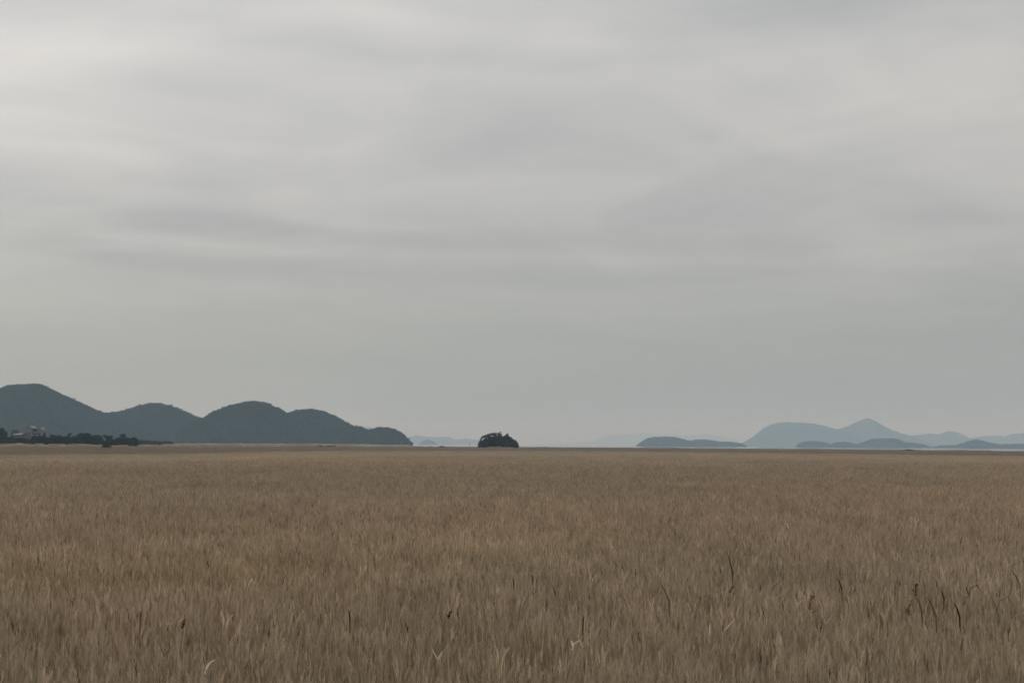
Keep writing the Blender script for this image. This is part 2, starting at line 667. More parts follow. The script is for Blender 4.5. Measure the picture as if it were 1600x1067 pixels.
st = 0.95
gx, gy = np.meshgrid(np.arange(-150, 150, st), np.arange(6, 260, st))
gx = (gx + rng.uniform(-0.45, 0.45, gx.shape)).ravel()
gy = (gy + rng.uniform(-0.45, 0.45, gy.shape)).ravel()
ok = (np.abs(gx) < TAN_LIM * gy + 3) & (gy < 175 + 75 * rng.random(gx.shape))
NEAR = len(near_protos)
add(gx[ok], gy[ok], 0, NEAR, 0.95, 1.15, 3.14)
st = 5.2
gx, gy = np.meshgrid(np.arange(-900, 900, st), np.arange(170, 1660, st))
gx = (gx + rng.uniform(-2.4, 2.4, gx.shape)).ravel()
gy = (gy + rng.uniform(-2.4, 2.4, gy.shape)).ravel()
ee = edge_dist(gx / gy)
ok = (np.abs(gx) < TAN_LIM * gy) & (gy > 170 + 60 * rng.random(gx.shape)) & (gy < ee + 24 * (fbm(gx / 40, gy / 40) - 0.5) + 6)
add(gx[ok], gy[ok], NEAR, NEAR + len(far_protos), 0.95, 1.1, 0.5)
bed = scatter("reed_bed", np.concatenate(pts), np.concatenate(rot), np.concatenate(scl), np.concatenate(var),
              np.concatenate(tone), near_protos + far_protos)
tag(bed, "wide field of dry brown reeds filling the lower third", "reeds", None, "stuff")

# ------------------------------------------------------------------ hills, islands, mountains
def canopy_proto(seed, n, leaf, flat=0.8):
    r = np.random.default_rng(seed)
    mb = MB()
    lobes = [(Vector((r.normal(0, 0.42), r.normal(0, 0.42), 0.45 + r.uniform(-0.12, 0.35))), r.uniform(0.35, 0.62)) for _ in range(6)]
    for q in range(n):
        c, rr = lobes[int(r.integers(0, 6))]
        d = Vector(r.normal(size=3)).normalized()
        p = c + d * rr * r.uniform(0.6, 1.0)
        p.z *= flat * 1.5
        nn = (d + Vector(r.normal(size=3)) * 0.5).normalized()
        a = nn.orthogonal().normalized()
        b_ = nn.cross(a)
        s = leaf * r.uniform(0.6, 1.3)
        cc = tuple(np.array((0.031, 0.036, 0.032)) * r.uniform(0.65, 1.35))
        mb.quad(p - a * s, p - b_ * s, p + a * s, p + b_ * s, cc)
    return proto("canopy_%d" % seed, mb.mesh("canopy"), MAT_FOREST)


canopy = [canopy_proto(900 + q, 150, 0.15) for q in range(5)]


def hill(name, prof, dist, label, forest_label=None, crown=6.0, slope=2.0, step=None, wmin=60.0, rough=0.06, back=0.6):
    """a ridge of real size: crest heights along its length, flanks falling to front and back, gullied by noise"""
    P = [at(px, py, dist) for px, py in prof]
    cx = np.array([p.x for p in P])
    cz = np.maximum(np.array([p.z for p in P]), 0.0)
    L = cx[-1] - cx[0]
    step = step or max(L / 260, 2.0)
    xs_ = np.linspace(cx[0], cx[-1], int(L / step) + 2)
    # smooth interpolation of the crest
    h1 = np.interp(xs_, cx, cz)
    kw = max(int(L / len(cx) * 0.12 / (xs_[1] - xs_[0])), 1)
    ker = np.hanning(2 * kw + 3)[1:-1]
    ker /= ker.sum()
    h1 = np.convolve(np.pad(h1, kw, mode='edge'), ker, mode='valid')
    Hm = cz.max()
    # widen flanks smoothly
    wide = np.convolve(np.pad(h1, 4 * kw, mode='edge'), np.hanning(8 * kw + 3)[1:-1] / np.hanning(8 * kw + 3).sum(), mode='valid')
    W = np.maximum(wide * slope, wmin)
    Wm = W.max()

    def zf(X, Y):
        n_ = fbm(X / (Hm * 1.3) + dist * 0.01, Y / (Hm * 1.3), 4) - 0.5
        t = (Y - dist) / np.interp(X, xs_, W)
        t = t * (1 + 0.5 * n_ * np.clip(np.abs(t) * 3, 0, 1))
        tt = np.clip(np.abs(np.where(t > 0, t / 1.0, t)), 0, 1)
        prof_ = np.power(np.cos(tt * math.pi / 2), 1.35)
        spur = 1 + 0.55 * n_ * np.clip(tt * 2.5, 0, 1)
        fine = (fbm(X / (Hm * 0.12), Y / (Hm * 0.12), 3) - 0.5) * Hm * rough
        return np.interp(X, xs_, h1) * prof_ * spur + fine * prof_ - 1.2 * (tt >= 0.999)
    ys_ = np.concatenate([np.linspace(dist - Wm * 1.02, dist, 44), np.linspace(dist, dist + Wm * back, 14)[1:]])
    me = grid_mesh(name, xs_, ys_, zf)
    ob = tag(link(name, me, MAT_HILL), label, None, None, "structure")
    if forest_label:
        sp = crown * 0.62
        fx, fy = np.meshgrid(np.arange(cx[0], cx[-1], sp), np.arange(dist - Wm, dist + Wm * 0.25, sp))
        fx = (fx + rng.uniform(-0.5, 0.5, fx.shape) * sp).ravel()
        fy = (fy + rng.uniform(-0.5, 0.5, fy.shape) * sp).ravel()
        fz = zf(fx, fy)
        keep = fz > 1.0
        fx, fy, fz = fx[keep], fy[keep], fz[keep]
        n = len(fx)
        s = crown * 0.62 * rng.uniform(0.65, 1.35, n)
        sz = s * rng.uniform(0.75, 1.3, n)
        tall = rng.random(n) < (0.05 if dist < 4000 else 0.0)               # single trees rising over the canopy
        sz = np.where(tall, sz * 1.3, sz)
        tn = 0.75 + 0.5 * fbm(fx / 60, fy / 60, 3)
        tn = np.stack([tn * rng.uniform(0.85, 1.2, n), tn, tn * rng.uniform(0.9, 1.1, n)], -1)
        fo = scatter("forest", np.stack([fx, fy, fz - 0.80 * sz], -1),
                     np.stack([np.zeros(n), np.zeros(n), rng.uniform(0, 6.28, n)], -1),
                     np.stack([s, s, sz], -1), rng.integers(0, len(canopy), n), tn, canopy)
        tag(fo, forest_label, "forest", "forest on the hills and islands", "stuff")
    return ob


hill("hill", [(-230, 690), (-190, 660), (-140, 636), (-90, 628), (-40, 618), (0, 609), (20, 604), (40, 602.5), (62, 602), (76, 607), (100, 619),
              (130, 635), (150, 642), (170, 649), (200, 664), (240, 682), (262, 690)], 2700,
     "tallest dark hill at the left edge above the houses", "dark trees covering the tallest hill at the left edge", 6.5)
hill("hill", [(60, 691), (100, 675), (140, 652), (165, 647), (185, 645), (205, 640), (225, 633.5), (238, 631), (255, 633), (275, 639), (300, 650),
              (318, 656), (345, 668), (380, 684), (400, 690)], 2950,
     "lower rounded dark hill between the two tallest left hills", "dark trees on the lower hill second from the left", 6.5)
hill("hill", [(230, 691), (270, 678), (300, 661), (318, 655), (335, 646), (365, 634), (393, 628), (418, 631), (435, 640), (447, 647), (470, 657),
              (510, 674), (545, 690)], 2720,
     "broad domed dark hill, third from the left", "dark trees on the broad domed hill third from left", 6.5)
hill("hill", [(385, 691), (415, 670), (447, 648), (465, 643), (486, 640), (505, 644), (525, 653), (540, 661), (549, 667), (561, 668), (577, 674),
              (592, 682), (606, 690)], 2800,
     "dark hill with a stepped right shoulder, fourth from left", "dark trees on the hill with a stepped shoulder", 6.5)
hill("hill", [(540, 692), (560, 680), (577, 673), (591, 669), (608, 669.5), (618, 673), (627, 678), (634, 685), (641, 692.5)], 2760,
     "small dark hump ending the left row of hills", "dark trees on the small hump ending the left hills", 6.0, 2.6)
hill("island", [(996, 697.5), (1001, 693), (1008, 688), (1016, 685), (1040, 683), (1052, 683.5), (1063, 686), (1073, 689), (1080, 690.5), (1086, 688), (1097, 687.5),
                (1110, 689), (1125, 691), (1142, 691.5), (1155, 694), (1164, 698.5)], 6600,
     "long low grey island left of the pale mountains", "trees on the long low grey island", 11.0, 4.0, None, 130)
hill("island", [(1246, 699.5), (1251, 694), (1256, 691), (1268, 690.5), (1282, 691), (1292, 693), (1298, 696.5), (1306, 693), (1316, 691), (1330, 693), (1338, 696),
                (1350, 692), (1362, 687.5), (1380, 686), (1400, 686), (1406, 689), (1411, 692), (1425, 693), (1440, 695), (1449, 700)], 6900,
     "grey island of three humps under the pointed mountain", "trees on the three humped grey island", 11.0, 4.0, None, 130)
hill("island", [(1460, 700), (1470, 697.5), (1496, 697), (1506, 693), (1516, 690), (1523, 688), (1530, 688), (1538, 691), (1550, 694), (1562, 696), (1572, 695), (1600, 694.5),
                (1640, 694), (1680, 697), (1700, 701)], 6700,
     "small grey island with a knob at the right edge", "trees on the small island at the right edge", 11.0, 4.0, None, 130)
hill("mountain", [(1130, 697), (1150, 694), (1160, 691.5), (1171, 686), (1182, 677.5), (1192, 670), (1203, 664), (1216, 660.5), (1230, 659.3), (1245, 660), (1268, 662), (1285, 666), (1310, 671),
                  (1340, 682), (1370, 697)], 12200, "pale flat topped mountain across the bay", None, slope=2.4)
hill("mountain", [(1270, 697), (1290, 684), (1310, 671.5), (1325, 665), (1340, 658.5), (1354, 653), (1366, 658), (1380, 665), (1395, 672), (1412, 678),
                  (1428, 681), (1450, 690), (1470, 698)], 12800, "pale mountain with a pointed peak across the bay", None, slope=2.4)
hill("mountain", [(1395, 698), (1420, 681), (1440, 679), (1454, 677), (1466, 679), (1484, 674), (1498, 677), (1512, 683), (1535, 690), (1560, 698)], 14500,
     "faint rounded mountain right of the pointed peak", None, slope=2.4)
hill("mountain", [(1490, 698), (1510, 686), (1530, 682), (1552, 681), (1572, 682), (1582, 678), (1598, 677), (1630, 671), (1670, 664), (1720, 668), (1760, 684), (1790, 700)], 15500,
     "faint pale mountain running out of the right edge", None, slope=2.4)
hill("mountain", [(625, 692), (640, 683), (650, 680), (665, 682), (682, 683), (700, 682), (712, 687), (726, 685), (745, 687), (770, 691), (790, 693)], 16500,
     "faint pale range between the left hills and the wooded knoll", None, slope=3.0)
hill("mountain", [(540, 691), (556, 671), (566, 666), (580, 667.5), (596, 673), (612, 684), (622, 691)], 15500,
     "faint pale peak behind the small hump", None, slope=2.5)
hill("island", [(657, 694), (662, 689), (668, 687.5), (674, 689), (680, 692), (683, 694)], 10500,
     "tiny grey island right of the small hump", "trees on the tiny grey island", 11.0, 4.0, None, 50)
hill("mountain", [(850, 694), (880, 692), (905, 691.5), (930, 689), (944, 681), (962, 679), (985, 678), (1010, 676), (1040, 680), (1075, 680), (1100, 678), (1130, 682), (1160, 690), (1185, 697)], 27500,
     "almost invisible pale range beyond the long island", None, slope=3.0)

# ------------------------------------------------------------------ levee on the left and knoll with trees
def ridge_mesh(name, line, width, seed, mat):
    """an earth bank along a polyline of (x, y, top z), uneven along its crest"""
    r = np.random.default_rng(seed)
    line = np.array(line, float)
    s = np.concatenate([[0], np.cumsum(np.hypot(np.diff(line[:, 0]), np.diff(line[:, 1])))])
    q = np.arange(0, s[-1], 5.0)
    X, Y, Z = (np.interp(q, s, line[:, k]) for k in range(3))
    Z = Z + 0.9 * (fbm(q / 45, q * 0 + seed, 4) - 0.5)
    tx, ty = np.gradient(X), np.gradient(Y)
    ln = np.hypot(tx, ty)
    nx_, ny_ = -ty / ln, tx / ln
    offs = np.linspace(-1, 1, 13)
    V = []
    for k in range(len(q)):
        for o_ in offs:
            w = width * (1 + 0.15 * math.sin(q[k] / 37.0))
            zz = -0.2 + (Z[k] + 0.2) * (0.5 + 0.5 * math.cos(math.pi * min(abs(o_), 1.0))) + 0.12 * r.normal() * (1 - abs(o_))
            V.append((X[k] + nx_[k] * o_ * w, Y[k] + ny_[k] * o_ * w, zz))
    n = len(offs)
    Fq = [(k * n + j, k * n + j + 1, (k + 1) * n + j + 1, (k + 1) * n + j) for k in range(len(q) - 1) for j in range(n - 1)]
    me = bpy.data.meshes.new(name)
    me.from_pydata(V, [], Fq)
    me.polygons.foreach_set("use_smooth", [True] * len(Fq))
    me.update()
    o = link(name, me, mat)
    return o, np.array(V).reshape(len(q), n, 3)


def topz(px, py, dist):
    p = at(px, py, dist)
    return (p.x, p.y, p.z)


lev, LV = ridge_mesh("levee", [topz(-330, 694, 640), topz(-100, 694.5, 700), topz(0, 694.5, 740), topz(60, 694.5, 770), topz(140, 694.5, 800), topz(175, 697, 830), topz(230, 695.5, 880),
                               topz(300, 695.0, 960), topz(400, 695.0, 1080), topz(470, 694.5, 1200), topz(560, 697, 1330), topz(640, 697.5, 1440), topz(720, 698.6, 1500), topz(800, 699.5, 1520)],
                      11.0, 5, MAT_BANK)
tag(lev, "low bank of pale dry grass along the left shore", None, None, "structure")
back, BV = ridge_mesh("shore_bank", [topz(-300, 693, 1500), topz(100, 692.5, 1700), topz(300, 692.5, 1850), topz(450, 693, 2000), topz(560, 694.0, 2150), topz(630, 694.8, 2300)],
                      40.0, 9, MAT_BANK)
tag(back, "pale strip of far shore at the foot of the left hills", None, None, "structure")

KN = at(777, 697, 1000)
KX, KY = KN.x, KN.y


def knoll_z(x, y):
    rr = np.hypot((x - KX) / 40.0, (y - KY) / 32.0)
    return -0.2 + 4.1 * np.clip(1 - rr, 0, 1) ** 0.8 * 1.1 + 0.5 * (fbm(x / 6, y / 6) - 0.5) * np.clip(1.2 - rr, 0, 1)


kn = link("knoll", grid_mesh("knoll", np.linspace(KX - 42, KX + 42, 60), np.linspace(KY - 34, KY + 34, 48), knoll_z), MAT_BANK)
tag(kn, "low grassy knoll under the clump of trees", None, None, "structure")

# dry grass on bank and knoll
gp, gt = [], []
for k in range(0, LV.shape[0]):
    for j in (2, 4, 6, 8):
        p = LV[k, j]
        gp.append((p[0] + rng.uniform(-2, 2), p[1] + rng.uniform(-2, 2), p[2] - 0.3))
        f = rng.uniform(0.7, 1.1)
        gt.append((f, f * 0.99, f * 0.93))
for q in range(330):
    a_, rr = rng.uniform(0, 6.28), rng.uniform(0, 1) ** 0.5
    x, y = KX + math.cos(a_) * rr * 39, KY + math.sin(a_) * rr * 31
    gp.append((x, y, float(knoll_z(np.array(x), np.array(y))) - 0.3))
    f = rng.uniform(0.65, 0.95)
    gt.append((f * 0.9, f, f * 0.85))
n = len(gp)
dg = scatter("dry_grass", gp, np.stack([np.zeros(n), np.zeros(n), rng.uniform(-0.5, 0.5, n)], -1),
             np.stack([rng.uniform(0.5, 0.7, n), rng.uniform(0.5, 0.7, n), rng.uniform(0.25, 0.45, n)], -1),
             rng.integers(0, len(far_protos), n), gt, far_protos)
tag(dg, "pale dry grass on the shore bank and the knoll", "grass", None, "stuff")

# ------------------------------------------------------------------ trees
def leaf_cloud(clumps, leaf, r, col, dens):
    mb = MB()
    for c, rad in clumps:
        n = int(dens * (rad[0] * rad[1] + rad[0] * rad[2] + rad[1] * rad[2]))
        shade = r.uniform(0.8, 1.2)
        for q in range(n):
            d = Vector(r.normal(size=3)).normalized()
            e = r.uniform(0.35, 1.0) ** 0.5
            p = c + Vector((d.x * rad[0], d.y * rad[1], d.z * rad[2])) * e
            nn = (d + Vector(r.normal(size=3)) * 0.8).normalized()
            a = nn.orthogonal().normalized()
            b_ = nn.cross(a)
            s = leaf * r.uniform(0.6, 1.3)
            mb.quad(p - a * s, p - b_ * s * 0.7, p + a * s, p + b_ * s * 0.7, tuple(np.array(col) * shade * r.uniform(0.7, 1.3)))
    return mb


def tree(name, px, top, dist, wpx, base_z, kind, label, col=(0.035, 0.05, 0.03), seed=0, group=None, cat="tree", lean=0.0):
    r = np.random.default_rng(5000 + seed)
    P = at(px, top, dist)
    H = P.z - base_z
    Wd = wpx * dist / F_PX
    root = empty(name, (P.x, P.y, base_z))
    tk = MB()
    cl = []
    if kind == 'round':
        tk.tube([Vector((0, 0, -0.4)), Vector((0.05 * H * r.normal() * 0.3, 0, H * 0.35)), Vector((lean, 0, H * 0.72))],
                [0.03 * H, 0.022 * H, 0.008 * H], (1, 1, 1), 7)
        for q in range(9):
            an = r.uniform(0, 6.28)
            rr = r.uniform(0.1, 0.34) * Wd
            c = Vector((math.cos(an) * rr, math.sin(an) * rr, H * r.uniform(0.3, 0.82)))
            s = Wd * r.uniform(0.17, 0.27)
            cl.append((c, (s, s, min(s * 0.9, max(H - c.z, 0.3)))))
            tk.tube([Vector((0, 0, H * r.uniform(0.15, 0.35))), c * 0.6 + Vector((0, 0, H * 0.12)), c], [0.012 * H, 0.008 * H, 0.003 * H], (1, 1, 1), 5)
        cl.append((Vector((lean, 0, H * 0.84)), (Wd * 0.2, Wd * 0.2, H * 0.16)))
        cl.append((Vector((0, 0, H * 0.34)), (Wd * 0.5, Wd * 0.45, H * 0.34)))
    elif kind == 'pine':                       # bare leaning stem, flat spreading plates of needles
        tk.tube([Vector((0, 0, -0.4)), Vector((lean * 0.3, 0, H * 0.4)), Vector((lean * 0.55, 0, H * 0.75)), Vector((lean, 0, H * 0.97))],
                [0.028 * H, 0.022 * H, 0.014 * H, 0.005 * H], (1, 1, 1), 7)
        for q in range(11):
            t = r.uniform(0.66, 0.96) if q else 0.95
            c = Vector((lean * t + r.uniform(-0.36, 0.36) * Wd * (0.35 + 0.65 * (t - 0.66) / 0.3), r.uniform(-0.25, 0.25) * Wd, H * t))
            s = Wd * r.uniform(0.16, 0.26)
            cl.append((c, (s, s * 0.9, H * r.uniform(0.05, 0.10))))
            tk.tube([Vector((lean * 0.5, 0, H * (t - 0.14))), c.lerp(Vector((lean * 0.5, 0, H * t)), 0.5), c], [0.010 * H, 0.008 * H, 0.003 * H], (1, 1, 1), 5)
    elif kind == 'cone':
        tk.tube([Vector((0, 0, -0.4)), Vector((0, 0, H * 0.5)), Vector((0, 0, H * 0.96))], [0.028 * H, 0.018 * H, 0.004 * H], (1, 1, 1), 7)
        for q in range(10):
            t = 0.18 + 0.8 * q / 9
            w = Wd * 0.5 * (1.02 - t) + 0.05 * Wd
            an = r.uniform(0, 6.28)
            c = Vector((math.cos(an) * w * 0.25, math.sin(an) * w * 0.25, H * min(t, 0.93)))
            cl.append((c, (w, w, H * 0.075)))
            tk.tube([Vector((0, 0, c.z - 0.04 * H)), c + Vector((math.cos(an), math.sin(an), 0)) * w * 0.6], [0.008 * H, 0.003 * H], (1, 1, 1), 4)
    elif kind == 'arch':                       # stem that bows over in an arch to the right, leaves along it
        path = []
        for q in range(9):
            t = q / 8
            an = math.pi * (0.97 - 0.72 * t)
            path.append(Vector((Wd * 0.5 + math.cos(an) * Wd * 0.48, 0.3 * math.sin(t * 5), H * (0.14 + 0.76 * math.sin(an)) if q else -0.4)))
        path[0] = Vector((-0.02 * Wd, 0, -0.4))
        path.insert(1, Vector((-0.01 * Wd, 0, H * 0.10)))
        tk.tube(path, list(np.linspace(0.035, 0.01, len(path)) * H), (1, 1, 1), 7)
        for p in path[2:]:
            cl.append((p + Vector((0, 0, 0.03 * H)), (Wd * 0.13, Wd * 0.16, H * 0.11)))
        cl.append((Vector((0.0, 0, H * 0.2)), (Wd * 0.16, Wd * 0.2, H * 0.22)))
    else:                                      # 'bush': dense from the ground up
        tk.tube([Vector((0, 0, -0.4)), Vector((0.03 * Wd, 0, H * 0.3)), Vector((0, 0, H * 0.6))], [0.03 * H, 0.02 * H, 0.006 * H], (1, 1, 1), 6)
        for q in range(8):
            an = r.uniform(0, 6.28)
            rr = r.uniform(0.05, 0.32) * Wd
            c = Vector((math.cos(an) * rr, math.sin(an) * rr, H * r.uniform(0.2, 0.7)))
            s = Wd * r.uniform(0.2, 0.3)
            cl.append((c, (s, s, min(H * 0.34, H - c.z))))
            tk.tube([Vector((0, 0, 0.1)), c * 0.5, c], [0.012 * H, 0.008 * H, 0.003 * H], (1, 1, 1), 4)
        cl.append((Vector((0, 0, H * 0.34)), (Wd * 0.5, Wd * 0.45, H * 0.42)))
        cl.append((Vector((0, 0, H * 0.75)), (Wd * 0.25, Wd * 0.2, H * 0.25)))
    link("trunk", tk.mesh("trunk"), MAT_BARK, root)
    leaf = max(0.22, 0.045 * min(Wd, H))
    cm = leaf_cloud(cl, leaf, r, col, (5.5 if kind == 'pine' else 9.0) / (leaf * leaf) * 0.30)
    link("crown", cm.mesh("crown"), MAT_LEAF, root)
    tag(root, label, cat, group)
    return root


# the wooded knoll in mid field
GK = "trees on the knoll"


def kz(px, dist):
    p = at(px, 697, dist)
    return float(knoll_z(np.array(p.x), np.array(p.y))) - 0.1


for (px, top, d_, w, kind, lab, ln) in [
        (749.5, 680.6, 1001, 13, 'arch', "bowed tree forming an arch at the knoll's left end", 0),
        (765, 677.0, 1003, 13, 'pine', "flat topped pine just right of the bowed tree", -1.0),
        (772, 676.2, 999, 13, 'pine', "flat topped pine in the middle of the knoll's crown line", 0.6),
        (779, 674.8, 1002, 11, 'pine', "tallest flat topped pine of the knoll, leaning right", 1.0),
        (792.5, 676.6, 1001, 13, 'round', "pointed tree standing up right of the pines", 0),
        (753, 688.0, 996, 14, 'bush', "lowest dark shrub below the bowed tree on the knoll", 0),
        (760, 684.0, 995, 15, 'bush', "dense dark shrub right of the arch's foot", 0),
        (766, 680.5, 998, 15, 'bush', "dense dark shrub under the leftmost flat topped pine", 0),
        (773, 681.0, 997, 17, 'bush', "dense dark shrub under the middle flat topped pine", 0),
        (782, 680.8, 998, 17, 'bush', "dense dark shrub below the tallest pine's right side", 0),
        (790, 680.2, 998, 17, 'bush', "dense dark shrub under the pointed tree", 0),
        (798, 682.4, 999, 14, 'bush', "rounded dark shrub third from the knoll's right end", 0),
        (802.5, 686.0, 1000, 12, 'bush', "dark shrub second from the knoll's right end", 0),
        (806.5, 689.0, 999, 9, 'bush', "small dark shrub at the right end of the knoll", 0)]:
    tree("pine_tree" if kind == 'pine' else "shrub" if kind == 'bush' else "tree", px, top, d_, w, kz(px, d_), kind, lab,
         (0.024, 0.030, 0.024), int(px * 10), GK, "shrub" if kind == 'bush' else "tree", ln)

# the dark row of trees at the left
GL = "trees in the dark row at the left"
DG = (0.022, 0.034, 0.024)
for (px, top, d_, w, kind, lab, ln, col) in [
        (-16, 672, 842, 26, 'round', "tree cut by the left edge of the dark row", 0, DG),
        (3, 668.5, 838, 17, 'round', "tallest dark green tree at the left edge of the row", 0, DG),
        (16, 683, 826, 22, 'bush', "low bare brown thicket below the pale roofed shed", 0, (0.05, 0.045, 0.038)),
        (31, 685, 828, 24, 'bush', "dark brown thicket left of the pale house's foot", 0, (0.038, 0.034, 0.024)),
        (45, 687, 832, 10, 'bush', "small green bush at the foot of the pale house", 0, (0.03, 0.042, 0.025)),
        (54, 681.5, 836, 14, 'bush', "dark green bush right of the pale house's foot", 0, DG),
        (62, 681, 838, 12, 'round', "low round tree below the pale house's right end", 0, DG),
        (69.5, 676.5, 842, 11, 'cone', "upright tree just right of the pale house", 0, (0.03, 0.034, 0.028)),
        (74, 683.0, 836, 14, 'bush', "dense low bush between the upright tree and the peaked tree", 0, DG),
        (81, 679.0, 840, 12, 'round', "small peaked tree second right of the pale house", 0, DG),
        (92, 680.3, 840, 13, 'round', "dark tree midway between the house and the first pine", 0, DG),
        (103, 682, 838, 14, 'bush', "dense dark bush left under the first flat pine", 0, DG),
        (107, 676.4, 848, 10, 'pine', "thin flat topped pine leaning right over the dark row", 1.0, (0.028, 0.036, 0.028)),
        (117, 681, 842, 15, 'bush', "dark bush between the first pine and the sloping tree", 0, DG),
        (131, 677.3, 846, 20, 'round', "sloping crowned tree in the middle of the dark row", 2.0, (0.030, 0.034, 0.026)),
        (144, 681.5, 846, 14, 'bush', "low bush right of the sloping crowned tree", 0, DG),
        (154, 680, 850, 15, 'round', "round tree left of the olive shrub", 0, (0.03, 0.038, 0.028)),
        (168, 680.0, 852, 18, 'pine', "broad flat pine above the olive shrub", 0.4, (0.03, 0.036, 0.028)),
        (171, 684, 848, 17, 'bush', "dark bush behind the olive shrub", 0, DG),
        (189, 677.6, 856, 13, 'pine', "flat pine with a raised tip near the row's right end", 1.6, (0.028, 0.036, 0.028)),
        (186, 683.8, 852, 16, 'bush', "dark bush under the pine with a raised tip", 0, DG),
        (199, 684.0, 856, 16, 'bush', "dark bush second from the row's right end", 0, DG),
        (209, 683.3, 858, 14, 'bush', "dark rounded bush ending the row at the right", 0, DG)]:
    bz = at(px, 697 if px > 150 else 694.6, d_).z
    tree("pine_tree" if kind == 'pine' else "shrub" if kind == 'bush' else "tree", px, top - (0 if kind == 'pine' else 1.0), d_, w * (1.0 if kind == 'pine' else 1.3), bz, kind, lab,
         col, int(px * 10) + 3000, GL, "shrub" if kind == 'bush' else "tree", ln)
s_ = at(167, 701.5, 690)
tree("shrub", 167, 688.5, 690, 16, s_.z - 1.0, 'bush', "olive green shrub standing in front of the dark row", (0.055, 0.062, 0.025), 777, None, "shrub")
for q, (px, top, w) in enumerate([(221, 686.5, 14), (231, 687.5, 15), (241, 688.3, 14), (250, 688.6, 14), (259, 688.8, 14), (267, 689.5, 12)]):
    lab = ["far low tree nearest the dark row's right end", "second far low tree right of the dark row", "third far low tree right of the dark row",
           "fourth far low tree right of the dark row", "fifth far low tree right of the dark row", "last far low tree right of the dark row"][q]
    tree("tree", px, top, 1300, w, at(px, 695.5, 1300).z, 'bush', lab, (0.026, 0.036, 0.028), 8800 + q, "far low trees beyond the dark row", "tree")
for px, top, w, lab in ((497, 695.3, 20, "low dark scrub on the shore below the fourth hill"), (514, 696.0, 22, "longer low scrub just right of the first shore scrub"),
                        (690, 696.6, 16, "low scrub at the reed edge left of the post"), (1420, 701.8, 26, "low scrub on the reed edge under the three humped island")):
    dd = 1230 if px < 1000 else 1080
    tree("scrub", px, top, dd, w, at(px, top + 4.5, dd).z, 'bush', lab, (0.07, 0.058, 0.04), 9100 + px, "low scrub along the far reed edge", "scrub")
# earth under the left trees
mound, MV = ridge_mesh("tree_bank", [topz(-90, 696.5, 850), topz(0, 696.0, 850), topz(140, 696.0, 858), topz(215, 698.0, 870), topz(240, 700, 880)], 22.0, 13, MAT_BANK)
tag(mound, "low dry ground under the dark row of trees", None, None, "structure")
mound2, MV2 = ridge_mesh("far_bank", [topz(150, 694.2, 1300), topz(225, 694.0, 1300), topz(275, 694.5, 1310), topz(330, 696, 1330)], 26.0, 17, MAT_BANK)
tag(mound2, "brown bank under the far low trees", None, None, "structure")

# ------------------------------------------------------------------ buildings among the trees
def part_box(name, lo, hi, mat, parent):
    mb = MB()
    mb.box(lo, hi)
    return link(name, mb.mesh(name), mat, parent)


def window(parent, x, z, w, h, y):
    wo_ = empty("window", (0, 0, 0))
    wo_.parent = parent
    part_box("pane", (x - w / 2, y - 0.03, z), (x + w / 2, y - 0.012, z + h), MAT_PANE, wo_)
    fr = MB()
    t = 0.12
    for lo, hi in (((x - w / 2 - t, z - t), (x + w / 2 + t, z)), ((x - w / 2 - t, z + h), (x + w / 2 + t, z + h + t)),
                   ((x - w / 2 - t, z), (x - w / 2, z + h)), ((x + w / 2, z), (x + w / 2 + t, z + h)), ((x - 0.04, z), (x + 0.04, z + h))):
        fr.box((lo[0], y - 0.08, lo[1]), (hi[0], y - 0.004, hi[1]))
    link("frame", fr.mesh("frame"), MAT_FRAME, wo_)


def gable(name, x0, x1, y0, y1, z0, z1, over, mat, parent, axis='y'):
    """pitched roof with thickness; the ridge runs along the given axis"""
    mb = MB()
    th_ = 0.22
    if axis == 'y':
        xm = (x0 + x1) / 2
        a = [Vector((x0 - over, 0, z0 - 0.15)), Vector((xm, 0, z1)), Vector((x1 + over, 0, z0 - 0.15))]
        for s in range(2):
            for dz0, flip in ((0, False), (th_, True)):
                p0, p1 = a[s], a[s + 1]
                q_ = [Vector((p0.x, y0 - over, p0.z + dz0)), Vector((p1.x, y0 - over, p1.z + dz0)), Vector((p1.x, y1 + over, p1.z + dz0)), Vector((p0.x, y1 + over, p0.z + dz0))]
                mb.quad(*(q_[::-1] if not flip else q_))
            mb.quad(Vector((a[s].x, y0 - over, a[s].z)), Vector((a[s + 1].x, y0 - over, a[s + 1].z)),
                    Vector((a[s + 1].x, y0 - over, a[s + 1].z + th_)), Vector((a[s].x, y0 - over, a[s].z + th_)))
    else:
        ym = (y0 + y1) / 2
        a = [Vector((0, y0 - over, z0 - 0.15)), Vector((0, ym, z1)), Vector((0, y1 + over, z0 - 0.15))]
        for s in range(2):
            for dz0 in (0, th_):
                p0, p1 = a[s], a[s + 1]
                mb.quad(Vector((x0 - over, p0.y, p0.z + dz0)), Vector((x1 + over, p0.y, p0.z + dz0)), Vector((x1 + over, p1.y, p1.z + dz0)), Vector((x0 - over, p1.y, p1.z + dz0)))
        mb.quad(Vector((x0 - over, y0 - over, z0 - 0.15)), Vector((x1 + over, y0 - over, z0 - 0.15)),
                Vector((x1 + over, y0 - over, z0 - 0.15 + th_)), Vector((x0 - over, y0 - over, z0 - 0.15 + th_)))
    return link(name, mb.mesh(name), mat, parent)


